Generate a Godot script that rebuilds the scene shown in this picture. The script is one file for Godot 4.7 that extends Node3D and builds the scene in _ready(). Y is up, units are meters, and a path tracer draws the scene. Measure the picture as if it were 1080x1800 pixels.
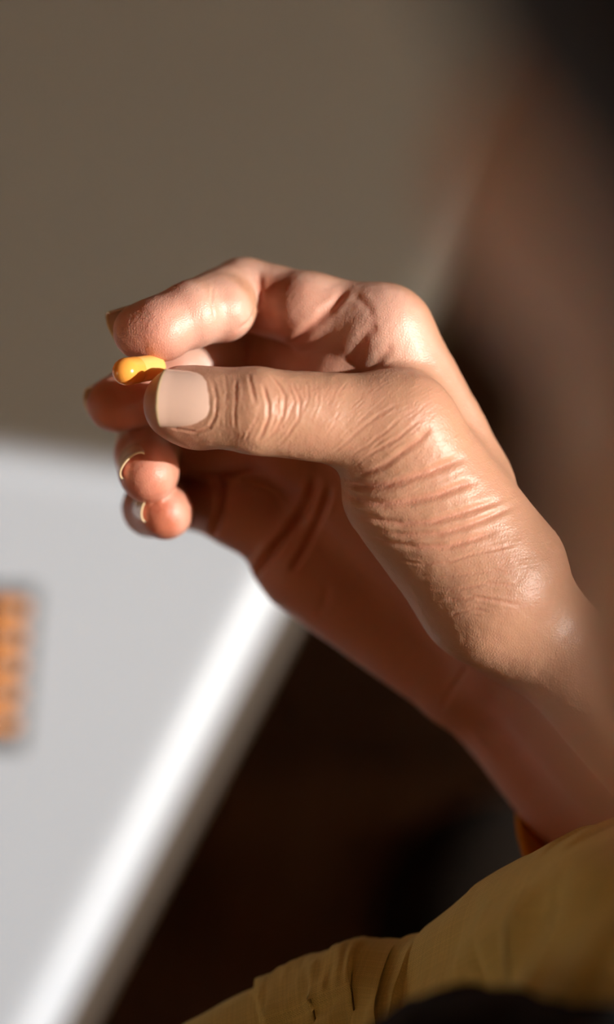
extends Node3D
# A hand holding a capsule, seen past a blurred face, over a sunlit table.
# Hand space: millimetres, x right, y up, z towards the camera, origin at HC; W() takes it to the world.

const HC := Vector3(0.0, 1.10, 0.0)
const PITCH := 74.0
const FD := 450.0            # focus distance, mm
const PX := 7.5              # photo pixels per mm at the focus distance
var hb: Basis                # camera axes
var rng := RandomNumberGenerator.new()
var nz := FastNoiseLite.new()
var person: Node3D
var pbase := Vector3(0.17, 0.0, 0.33)
var sun_dir := Vector3(1, 1, 0)   # towards the sun; set in _ready

func J(px: float, py: float, z: float) -> Vector3:
	var s := (FD - z) / FD / PX
	return Vector3((px - 540.0) * s, (900.0 - py) * s, z)

func W(p: Vector3) -> Vector3:
	return HC + hb * (p * 0.001)

func to_mm(w: Vector3) -> Vector3:
	return hb.transposed() * (w - HC) * 1000.0

# ------------------------------------------------------------------ signed distance bodies
var pa := PackedVector3Array()
var pab := PackedVector3Array()
var pil := PackedFloat32Array()
var pra := PackedFloat32Array()
var prd := PackedFloat32Array()
var pg := PackedInt32Array()
var kpalm := 7.0
var kweb := PackedFloat32Array([0, 5.0, 5.0, 5.0, 5.0, 7.0])
var kdist := 1.5
var kbend := 2.2

func clear_prims() -> void:
	pa.clear(); pab.clear(); pil.clear(); pra.clear(); prd.clear(); pg.clear()

func cap(a: Vector3, b: Vector3, ra: float, rb: float, g := 0) -> void:
	pa.append(a); pab.append(b - a); pil.append(1.0 / maxf((b - a).length_squared(), 1e-6)); pra.append(ra); prd.append(rb - ra); pg.append(g)

func ball(a: Vector3, r: float, g := 0) -> void:
	cap(a, a + Vector3(0.01, 0, 0), r, r, g)

func sd(p: Vector3, lst: PackedInt32Array) -> float:
	var dp := 1000.0
	var total := 1000.0
	var a := 1000.0
	var c := 1000.0
	var cur := 0
	for i in lst:
		var q := p - pa[i]
		var ab := pab[i]
		var t := clampf(q.dot(ab) * pil[i], 0.0, 1.0)
		var d := (q - ab * t).length() - pra[i] - prd[i] * t
		var g := pg[i]
		if g == 0:
			var h := kpalm - absf(dp - d)
			dp = minf(dp, d)
			if h > 0.0:
				dp -= h * h / (4.0 * kpalm)
			continue
		var fi := g >> 1
		if fi != cur:
			if cur > 0:
				total = minf(total, finger(dp, a, c, cur))
			a = 1000.0
			c = 1000.0
			cur = fi
		if g & 1 == 0:
			var h2 := 3.0 - absf(a - d)
			a = minf(a, d)
			if h2 > 0.0:
				a -= h2 * h2 / 12.0
		else:
			var h3 := kbend - absf(c - d)
			c = minf(c, d)
			if h3 > 0.0:
				c -= h3 * h3 / (4.0 * kbend)
	if cur > 0:
		total = minf(total, finger(dp, a, c, cur))
	return minf(total, dp)

func finger(dp: float, a: float, c: float, f: int) -> float:
	var k := kweb[f]
	var h := k - absf(dp - a)
	var m := minf(dp, a)
	if h > 0.0:
		m -= h * h / (4.0 * k)
	h = kdist - absf(m - c)
	m = minf(m, c)
	if h > 0.0:
		m -= h * h / (4.0 * kdist)
	return m

func all_list() -> PackedInt32Array:
	var l := PackedInt32Array()
	for i in pa.size():
		l.append(i)
	return sort_list(l)

func sort_list(l: PackedInt32Array) -> PackedInt32Array:
	var a := Array(l)
	a.sort_custom(func(x, y): return pg[x] < pg[y] or (pg[x] == pg[y] and x < y))
	return PackedInt32Array(a)

# Surface nets: returns [vertices, triangle indices (counter-clockwise seen from outside)]
func nets(lo: Vector3, hi: Vector3, h: float, warp := 0) -> Array:
	var B := 4
	var nb := Vector3i(ceili((hi.x - lo.x) / (h * B)), ceili((hi.y - lo.y) / (h * B)), ceili((hi.z - lo.z) / (h * B)))
	var nx := nb.x * B
	var ny := nb.y * B
	var nzz := nb.z * B
	var sy := nx
	var sz := nx * ny
	var val := PackedFloat32Array()
	val.resize(nx * ny * nzz)
	val.fill(999.0)
	var al := all_list()
	var half := h * B * 0.5 * 1.7321
	var marked: Array[Vector3i] = []
	var use_warp := warp > 0
	var slack := h * 1.8 + 0.6 + (h * 2.0 if use_warp else 0.0)
	for bz in nb.z:
		for by in nb.y:
			for bx in nb.x:
				var c := lo + Vector3(bx + 0.5, by + 0.5, bz + 0.5) * (h * B)
				var near := PackedInt32Array()
				var ds := PackedFloat32Array()
				var dm := 1000.0
				for i in al:
					var q := c - pa[i]
					var ab := pab[i]
					var t := clampf(q.dot(ab) * pil[i], 0.0, 1.0)
					var d := (q - ab * t).length() - pra[i] - prd[i] * t
					ds.append(d)
					dm = minf(dm, d)
				if dm > half + slack + kpalm:
					continue
				for k in al.size():
					if ds[k] < dm + 2.0 * half + kpalm:
						near.append(al[k])
				if absf(sd(c, near)) > half + slack + kpalm * 0.3:
					continue
				marked.append(Vector3i(bx, by, bz))
				for z in B:
					for y in B:
						var o := (bx * B) + (by * B + y) * sy + (bz * B + z) * sz
						for x in B:
							var p := lo + Vector3(bx * B + x, by * B + y, bz * B + z) * h
							var v := sd(p, near)
							if use_warp:
								v += warp_at(warp, p)
							val[o + x] = v
	var vid := {}
	var verts := PackedVector3Array()
	var cells := PackedInt32Array()
	for b in marked:
		for z in B:
			var cz := b.z * B + z
			if cz >= nzz - 1: continue
			for y in B:
				var cy := b.y * B + y
				if cy >= ny - 1: continue
				for x in B:
					var cx := b.x * B + x
					if cx >= nx - 1: continue
					var o := cx + cy * sy + cz * sz
					var v0 := val[o]
					var v1 := val[o + 1]
					var v2 := val[o + sy]
					var v3 := val[o + sy + 1]
					var v4 := val[o + sz]
					var v5 := val[o + sz + 1]
					var v6 := val[o + sz + sy]
					var v7 := val[o + sz + sy + 1]
					var n := int(v0 < 0.0) + int(v1 < 0.0) + int(v2 < 0.0) + int(v3 < 0.0) + int(v4 < 0.0) + int(v5 < 0.0) + int(v6 < 0.0) + int(v7 < 0.0)
					if n == 0 or n == 8: continue
					var s := Vector3.ZERO
					var m := 0
					if (v0 < 0.0) != (v1 < 0.0): s += Vector3(v0 / (v0 - v1), 0, 0); m += 1
					if (v2 < 0.0) != (v3 < 0.0): s += Vector3(v2 / (v2 - v3), 1, 0); m += 1
					if (v4 < 0.0) != (v5 < 0.0): s += Vector3(v4 / (v4 - v5), 0, 1); m += 1
					if (v6 < 0.0) != (v7 < 0.0): s += Vector3(v6 / (v6 - v7), 1, 1); m += 1
					if (v0 < 0.0) != (v2 < 0.0): s += Vector3(0, v0 / (v0 - v2), 0); m += 1
					if (v1 < 0.0) != (v3 < 0.0): s += Vector3(1, v1 / (v1 - v3), 0); m += 1
					if (v4 < 0.0) != (v6 < 0.0): s += Vector3(0, v4 / (v4 - v6), 1); m += 1
					if (v5 < 0.0) != (v7 < 0.0): s += Vector3(1, v5 / (v5 - v7), 1); m += 1
					if (v0 < 0.0) != (v4 < 0.0): s += Vector3(0, 0, v0 / (v0 - v4)); m += 1
					if (v1 < 0.0) != (v5 < 0.0): s += Vector3(1, 0, v1 / (v1 - v5)); m += 1
					if (v2 < 0.0) != (v6 < 0.0): s += Vector3(0, 1, v2 / (v2 - v6)); m += 1
					if (v3 < 0.0) != (v7 < 0.0): s += Vector3(1, 1, v3 / (v3 - v7)); m += 1
					vid[o] = verts.size()
					cells.append(o)
					verts.append(lo + (Vector3(cx, cy, cz) + s / m) * h)
	var tri := PackedInt32Array()
	var st := [1, sy, sz]
	for o in cells:
		for ax in 3:
			var d0: int = st[ax]
			var d1: int = st[(ax + 1) % 3]
			var d2: int = st[(ax + 2) % 3]
			var inside := val[o] < 0.0
			if inside == (val[o + d0] < 0.0): continue
			if not (vid.has(o - d1) and vid.has(o - d2) and vid.has(o - d1 - d2)): continue
			var a: int = vid[o]
			var b: int = vid[o - d1]
			var c: int = vid[o - d1 - d2]
			var e: int = vid[o - d2]
			if inside:
				tri.append_array([a, b, c, a, c, e])
			else:
				tri.append_array([a, c, b, a, e, c])
	return [verts, tri]

func warp_at(mode: int, p: Vector3) -> float:
	return 0.0

func normals_of(v: PackedVector3Array, tri: PackedInt32Array) -> PackedVector3Array:
	var n := PackedVector3Array()
	n.resize(v.size())
	for i in range(0, tri.size(), 3):
		var a := tri[i]
		var b := tri[i + 1]
		var c := tri[i + 2]
		var f := (v[b] - v[a]).cross(v[c] - v[a])
		n[a] += f
		n[b] += f
		n[c] += f
	for i in n.size():
		n[i] = n[i].normalized()
	return n

func smooth(v: PackedVector3Array, tri: PackedInt32Array, amount: float, times: int) -> PackedVector3Array:
	for k in times:
		var s := PackedVector3Array()
		s.resize(v.size())
		var w := PackedInt32Array()
		w.resize(v.size())
		for i in range(0, tri.size(), 3):
			var a := tri[i]
			var b := tri[i + 1]
			var c := tri[i + 2]
			s[a] += v[b] + v[c]
			s[b] += v[a] + v[c]
			s[c] += v[a] + v[b]
			w[a] += 2
			w[b] += 2
			w[c] += 2
		for i in v.size():
			if w[i] > 0:
				v[i] = v[i].lerp(s[i] / w[i], amount)
	return v

# Splits every edge whose two ends lie where keep is 1, without cracks.
func subdivide(v: PackedVector3Array, tri: PackedInt32Array, keep: PackedByteArray) -> Array:
	var mid := {}
	var out := PackedInt32Array()
	for i in range(0, tri.size(), 3):
		var q := [tri[i], tri[i + 1], tri[i + 2]]
		var m := [-1, -1, -1]
		var cnt := 0
		for k in 3:
			var a: int = q[k]
			var b: int = q[(k + 1) % 3]
			if keep[a] and keep[b]:
				var key := mini(a, b) * 16777216 + maxi(a, b)
				if not mid.has(key):
					mid[key] = v.size()
					v.append((v[a] + v[b]) * 0.5)
				m[k] = mid[key]
				cnt += 1
		if cnt == 0:
			out.append_array(q)
		elif cnt == 3:
			out.append_array([q[0], m[0], m[2], m[0], q[1], m[1], m[2], m[1], q[2], m[0], m[1], m[2]])
		elif cnt == 1:
			for k in 3:
				if m[k] >= 0:
					out.append_array([q[k], m[k], q[(k + 2) % 3], m[k], q[(k + 1) % 3], q[(k + 2) % 3]])
		else:
			for k in 3:
				if m[k] < 0:
					var a: int = q[k]
					var b: int = q[(k + 1) % 3]
					var c: int = q[(k + 2) % 3]
					var mb: int = m[(k + 1) % 3]
					var mc: int = m[(k + 2) % 3]
					out.append_array([a, b, mb, a, mb, mc, mc, mb, c])
	return [v, out]

# ------------------------------------------------------------------ nodes
var taken := {}

func named(base: String) -> String:
	if not taken.has(base):
		taken[base] = 0
		return base
	taken[base] += 1
	return "%s_%03d" % [base, taken[base]]

func thing(called: String, label: String, category: String, at := Vector3.ZERO, kind := "") -> Node3D:
	var o := Node3D.new()
	o.name = named(called)
	add_child(o, true)
	o.position = at
	o.set_meta("label", label)
	o.set_meta("category", category)
	if kind:
		o.set_meta("kind", kind)
	return o

func put(called: String, mesh: Mesh, mat: Material, parent: Node = null) -> MeshInstance3D:
	var o := MeshInstance3D.new()
	o.name = named(called) if parent == null else called
	o.mesh = mesh
	o.material_override = mat
	o.cast_shadow = GeometryInstance3D.SHADOW_CASTING_SETTING_ON
	(parent if parent else self).add_child(o, true)
	return o

func struct(called: String, mesh: Mesh, mat: Material, label: String, category: String) -> MeshInstance3D:
	var o := put(called, mesh, mat)
	o.set_meta("kind", "structure")
	o.set_meta("label", label)
	o.set_meta("category", category)
	return o

func amesh(v: PackedVector3Array, n: PackedVector3Array, tri: PackedInt32Array, col := PackedColorArray(), uv := PackedVector2Array()) -> ArrayMesh:
	var rev := PackedInt32Array()
	rev.resize(tri.size())
	for i in range(0, tri.size(), 3):
		rev[i] = tri[i]
		rev[i + 1] = tri[i + 2]
		rev[i + 2] = tri[i + 1]
	var arr := []
	arr.resize(Mesh.ARRAY_MAX)
	arr[Mesh.ARRAY_VERTEX] = v
	arr[Mesh.ARRAY_NORMAL] = n
	if col.size(): arr[Mesh.ARRAY_COLOR] = col
	if uv.size(): arr[Mesh.ARRAY_TEX_UV] = uv
	arr[Mesh.ARRAY_INDEX] = rev
	var m := ArrayMesh.new()
	m.add_surface_from_arrays(Mesh.PRIMITIVE_TRIANGLES, arr)
	return m

# grid of points rows x cols -> mesh; wrap closes the columns
func grid_mesh(pts: PackedVector3Array, rows: int, cols: int, wrap := false, uvs := PackedVector2Array(), flip := false) -> ArrayMesh:
	var tri := PackedInt32Array()
	for r in rows - 1:
		for c in (cols if wrap else cols - 1):
			var c2 := (c + 1) % cols
			var a := r * cols + c
			var b := r * cols + c2
			var d := (r + 1) * cols + c
			var e := (r + 1) * cols + c2
			if flip:
				tri.append_array([a, d, b, b, d, e])
			else:
				tri.append_array([a, b, d, b, e, d])
	return amesh(pts, normals_of(pts, tri), tri, PackedColorArray(), uvs)

func box(s: Vector3, at: Vector3, bevel := 0.004) -> ArrayMesh:
	var st := SurfaceTool.new()
	st.begin(Mesh.PRIMITIVE_TRIANGLES)
	add_box(st, s, at, bevel)
	st.generate_normals()
	return st.commit()

func add_box(st: SurfaceTool, s: Vector3, at: Vector3, b: float) -> void:
	# a box with chamfered edges: faces, edge strips and corners from the 24 inset corner points
	var h := s * 0.5
	st.set_smooth_group(-1)
	var f := func(sx: float, sy: float, sz: float, ax: int) -> Vector3:
		var p := Vector3(sx * (h.x - b), sy * (h.y - b), sz * (h.z - b))
		p[ax] += b * [sx, sy, sz][ax]
		return at + p
	var quad := func(p: Array) -> void:
		var n: Vector3 = (p[1] - p[0]).cross(p[2] - p[0])
		var q := p.duplicate()
		if n.dot((p[0] + p[1] + p[2] + p[3]) * 0.25 - at) > 0.0:
			q.reverse()
		for k in [0, 1, 2, 0, 2, 3]:
			st.add_vertex(q[k])
	for ax in 3:
		var u := (ax + 1) % 3
		var v := (ax + 2) % 3
		for s0 in [-1.0, 1.0]:
			var ps := []
			for uv in [[-1, -1], [1, -1], [1, 1], [-1, 1]]:
				var g := [0.0, 0.0, 0.0]
				g[ax] = s0; g[u] = float(uv[0]); g[v] = float(uv[1])
				ps.append(f.call(g[0], g[1], g[2], ax))
			quad.call(ps)
		for su in [-1.0, 1.0]:
			for sv in [-1.0, 1.0]:
				var ps2 := []
				for e in [[-1.0, u], [1.0, u], [1.0, v], [-1.0, v]]:
					var g2 := [0.0, 0.0, 0.0]
					g2[ax] = e[0]; g2[u] = su; g2[v] = sv
					ps2.append(f.call(g2[0], g2[1], g2[2], e[1]))
				quad.call(ps2)
	for sx in [-1.0, 1.0]:
		for sy in [-1.0, 1.0]:
			for sz in [-1.0, 1.0]:
				var p := [f.call(sx, sy, sz, 0), f.call(sx, sy, sz, 1), f.call(sx, sy, sz, 2)]
				var n2: Vector3 = (p[1] - p[0]).cross(p[2] - p[0])
				if n2.dot(Vector3(sx, sy, sz)) > 0.0:
					p.reverse()
				for q in p:
					st.add_vertex(q)

# a lathed body: profile points (radius, height along y), set along axis from a
func lathe(profile: Array, a: Vector3, axis: Vector3, seg := 32) -> ArrayMesh:
	var y := axis.normalized()
	var x := y.cross(Vector3(0.31, 0.2, 0.93)).normalized()
	var z := x.cross(y)
	var pts := PackedVector3Array()
	for p in profile:
		for k in seg:
			var t := TAU * k / seg
			pts.append(a + y * p.y + (x * cos(t) + z * sin(t)) * maxf(p.x, 1e-5))
	return grid_mesh(pts, profile.size(), seg, true)

# ------------------------------------------------------------------ materials
func mat(c: Color, rough := 0.6, spec := 0.5) -> StandardMaterial3D:
	var m := StandardMaterial3D.new()
	m.albedo_color = c
	m.roughness = rough
	m.metallic_specular = spec
	return m

func noise_tex(type: int, freq: float, size := 512, seed_ := 1, oct := 3, ramp: Gradient = null) -> NoiseTexture2D:
	var n := FastNoiseLite.new()
	n.noise_type = type
	n.frequency = freq
	n.seed = seed_
	n.fractal_octaves = oct
	if type == FastNoiseLite.TYPE_CELLULAR:
		n.cellular_return_type = FastNoiseLite.RETURN_DISTANCE2_SUB
		n.fractal_type = FastNoiseLite.FRACTAL_NONE
	var t := NoiseTexture2D.new()
	t.noise = n
	t.width = size
	t.height = size
	t.seamless = true
	if ramp: t.color_ramp = ramp
	return t

func weave_tex(size: int, period: int, colored: bool) -> ImageTexture:
	var im := Image.create(size, size, false, Image.FORMAT_RGB8)
	var r2 := RandomNumberGenerator.new()
	r2.seed = 11
	var warp := PackedFloat32Array()
	var weft := PackedFloat32Array()
	for i in size / period:
		warp.append(r2.randf_range(0.9, 1.0))
		weft.append(r2.randf_range(0.9, 1.0))
	for y in size:
		for x in size:
			var i := x / period
			var j := y / period
			var fx := absf(float(x % period) / period - 0.5) * 2.0
			var fy := absf(float(y % period) / period - 0.5) * 2.0
			var over := (i + j) % 2 == 0
			var hh := (1.0 - (fx if over else fy) * (fx if over else fy)) * (warp[i] if over else weft[j])
			if colored:
				var t := 0.9 * (warp[i] if over else weft[j]) + 0.1
				im.set_pixel(x, y, Color(t, t * 0.99, t * 0.97))
			else:
				im.set_pixel(x, y, Color(hh, hh, hh))
	return ImageTexture.create_from_image(im)

# ------------------------------------------------------------------ the hand
var tips := []        # finger end points, for redder skin

func hand_prims() -> void:
	clear_prims()
	kpalm = 7.0
	# metacarpals, group 0
	cap(J(675, 580, 3), J(880, 1050, -14), 9.6, 13.0)
	cap(J(600, 665, -4), J(880, 1090, -18), 10.0, 14.0)
	cap(J(508, 772, -16), J(870, 1120, -24), 9.6, 13.5)
	cap(J(428, 890, -29), J(850, 1145, -32), 10.0, 13.0)
	cap(J(690, 600, 0), J(835, 850, 0), 8.5, 9.0)                    # first interosseous
	cap(J(540, 995, -29), J(800, 1172, -32), 12.6, 13.6)            # hypothenar
	cap(J(706, 748, 17), J(890, 1000, 8), 11.2, 14.0)               # thumb metacarpal
	cap(J(702, 866, 13), J(856, 1040, 8), 13.2, 15.8)
	cap(J(856, 1040, 8), J(905, 1105, 1), 14.0, 12.5)              # thenar
	# forearm: radial edge, ulnar edge, and the flat between them
	cap(J(955, 1112, 3), J(1600, 1765, 12), 12.5, 20.0)
	cap(J(850, 1204, -36), J(1440, 1860, -28), 13.0, 22.0)
	cap(J(915, 1150, -20), J(1540, 1800, -14), 14.0, 24.0)
	# index 1
	cap(J(675, 580, 3), J(430, 517, -9), 9.6, 8.4, 2)
	ball(J(540, 545, 0), 8.4, 2)
	cap(J(430, 515, -8), J(337, 553, 8), 8.3, 7.5, 3)
	ball(J(395, 545, 4), 7.4, 3)
	cap(J(337, 553, 8), J(250, 583, 10), 7.3, 6.7, 3)
	ball(J(285, 580, 12), 7.2, 3)
	# middle 2
	cap(J(600, 665, -4), J(458, 606, -30), 9.6, 8.4, 4)
	cap(J(458, 606, -30), J(305, 655, -15), 8.2, 7.4, 5)
	cap(J(305, 655, -15), J(203, 710, -6), 7.3, 6.8, 5)
	ball(J(245, 695, -8), 7.2, 5)
	# ring 3
	cap(J(508, 772, -16), J(263, 785, -36), 9.3, 7.9, 6)
	cap(J(263, 785, -36), J(256, 802, -13), 7.9, 7.2, 7)
	cap(J(256, 802, -13), J(262, 834, 2), 7.1, 6.5, 7)
	ball(J(262, 828, -2), 6.9, 7)
	# little 4
	cap(J(428, 890, -29), J(285, 868, -44), 9.4, 7.4, 8)
	cap(J(285, 868, -44), J(266, 893, -20), 7.3, 6.8, 9)
	cap(J(266, 893, -20), J(290, 902, -4), 6.7, 6.0, 9)
	ball(J(292, 900, -8), 6.3, 9)
	# thumb 5
	cap(J(706, 748, 17), J(450, 722, 24), 10.9, 9.5, 10)
	cap(J(450, 722, 24), J(318, 711, 22), 9.6, 8.5, 11)
	ball(J(350, 720, 19), 9.2, 11)
	tips = [J(250, 583, 12), J(203, 710, -3), J(262, 834, 4), J(284, 899, -2), J(300, 712, 20)]

var creases := []   # [points px, width mm, depth mm]

func crease(pts: Array, w: float, d: float, lip := 0.38) -> void:
	creases.append([pts, w * 0.72, d * 0.72, lip])

func hand_creases() -> void:
	var c := func(a: Array, w: float, d: float) -> void:
		var p := []
		for i in range(0, a.size(), 2):
			p.append(Vector2(a[i], a[i + 1]))
		crease(p, w, d, 0.38 if w < 0.75 else 0.16)
	# thumb knuckle
	c.call([470, 652, 490, 676, 501, 696, 498, 729, 486, 757, 463, 780], 0.5, 0.34)
	c.call([460, 672, 464, 682, 472, 710, 472, 733, 463, 759, 453, 777], 0.55, 0.5)
	c.call([437, 655, 441, 674, 445, 692, 450, 713], 0.5, 0.42)
	c.call([415, 660, 414, 706, 412, 729, 414, 759], 0.45, 0.3)
	c.call([395, 655, 399, 689, 395, 717], 0.4, 0.16)
	c.call([402, 706, 395, 726, 396, 757], 0.35, 0.14)
	c.call([429, 700, 432, 714, 435, 724], 0.35, 0.2)
	c.call([512, 668, 518, 682, 528, 706, 525, 736, 504, 768, 486, 789], 0.45, 0.26)
	c.call([505, 670, 509, 680, 518, 706, 506, 736, 481, 770], 0.4, 0.2)
	c.call([535, 668, 541, 678, 543, 699, 530, 729], 0.4, 0.17)
	c.call([556, 668, 560, 680, 561, 706, 546, 740], 0.35, 0.13)
	c.call([451, 718, 453, 733, 439, 759, 428, 780], 0.4, 0.18)
	c.call([384, 700, 388, 730, 383, 760], 0.35, 0.1)
	c.call([425, 668, 427, 690, 426, 712], 0.35, 0.14)
	c.call([423, 740, 426, 765, 420, 785], 0.35, 0.12)
	c.call([282, 745, 310, 754, 345, 760, 368, 752, 379, 730, 381, 700, 376, 676, 366, 660], 0.5, 0.34)
	# base of the thumb
	c.call([580, 800, 603, 783, 633, 756, 661, 733, 691, 714, 710, 707], 0.45, 0.2)
	c.call([615, 800, 647, 783, 682, 756, 710, 728], 0.45, 0.2)
	c.call([635, 807, 670, 788, 700, 770, 728, 746, 751, 728], 0.5, 0.28)
	c.call([610, 832, 640, 831, 656, 827, 680, 816, 710, 793, 737, 774, 765, 744], 0.9, 0.6)
	c.call([596, 838, 620, 850, 645, 855, 680, 852, 719, 841, 754, 830, 784, 818, 825, 800], 1.25, 0.95)
	c.call([598, 862, 630, 880, 674, 887, 718, 882, 767, 871, 815, 852, 850, 846], 1.25, 0.95)
	c.call([616, 906, 663, 915, 709, 922, 760, 917, 815, 901, 849, 889, 896, 875], 1.1, 0.7)
	c.call([655, 938, 718, 940, 774, 938, 818, 925, 849, 914, 880, 900, 919, 884], 1.0, 0.6)
	c.call([639, 940, 674, 954, 732, 962, 790, 961, 826, 949, 856, 940, 886, 928], 1.0, 0.6)
	c.call([686, 982, 741, 992, 790, 988, 838, 972, 884, 963, 914, 954], 0.5, 0.28)
	c.call([732, 1017, 792, 1014, 833, 1007, 868, 1002, 914, 1012], 0.5, 0.22)
	c.call([755, 1037, 810, 1035, 856, 1025, 919, 1030], 0.5, 0.26)
	c.call([770, 1056, 817, 1053, 833, 1049, 873, 1056, 919, 1065], 0.55, 0.34)
	c.call([790, 1080, 830, 1072, 860, 1074], 0.5, 0.25)
	# palm
	c.call([428, 1030, 445, 1010, 470, 980, 510, 930, 540, 885, 560, 830], 1.5, 2.6)
	c.call([505, 1010, 530, 975, 560, 915, 583, 850], 1.3, 1.7)
	c.call([368, 950, 383, 905, 388, 855, 375, 828], 1.4, 2.6)
	c.call([305, 828, 350, 832, 400, 835, 455, 822], 1.3, 2.0)
	c.call([770, 1258, 795, 1212, 826, 1165], 1.0, 0.5)
	c.call([556, 1090, 572, 1060, 578, 1025], 1.6, 0.5)
	# index and the web of skin
	c.call([454, 470, 458, 500, 458, 530, 440, 565, 410, 588], 0.9, 0.6)
	c.call([375, 500, 372, 530, 378, 562], 0.5, 0.2)
	c.call([612, 500, 592, 530, 560, 562, 525, 595, 500, 612], 1.5, 0.9)
	c.call([664, 566, 640, 590, 620, 630, 612, 648], 2.2, 0.6)
	c.call([618, 512, 648, 542, 660, 570], 1.3, 0.3)
	c.call([690, 605, 662, 640, 652, 655], 1.4, 0.35)

func march(px: float, py: float, lst: PackedInt32Array) -> Vector3:
	var o := Vector3(0, 0, FD)
	var d := (J(px, py, 0) - o).normalized()
	var t := FD - 90.0
	for k in 60:
		var s := sd(o + d * t, lst)
		if s < 0.03:
			return o + d * t
		t += s * 0.9
		if t > FD + 120.0: break
	return Vector3(1e6, 0, 0)

# direction (degrees in the picture) of the fine skin lines at a place, and how many: thumb back, thumb base, wrist
func line_angle(x: float, y: float) -> float:
	if x < 560.0:
		return 80.0
	var t := clampf((x - 560.0) / 120.0, 0.0, 1.0)
	var a := lerpf(64.0, 36.0, t)
	a = lerpf(a, 14.0, clampf((y - 760.0) / 160.0, 0.0, 1.0))
	return lerpf(a, 4.0, clampf((y - 950.0) / 120.0, 0.0, 1.0))

func in_poly(p: Vector2, poly: PackedVector2Array) -> bool:
	return Geometry2D.is_point_in_polygon(p, poly)

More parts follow.
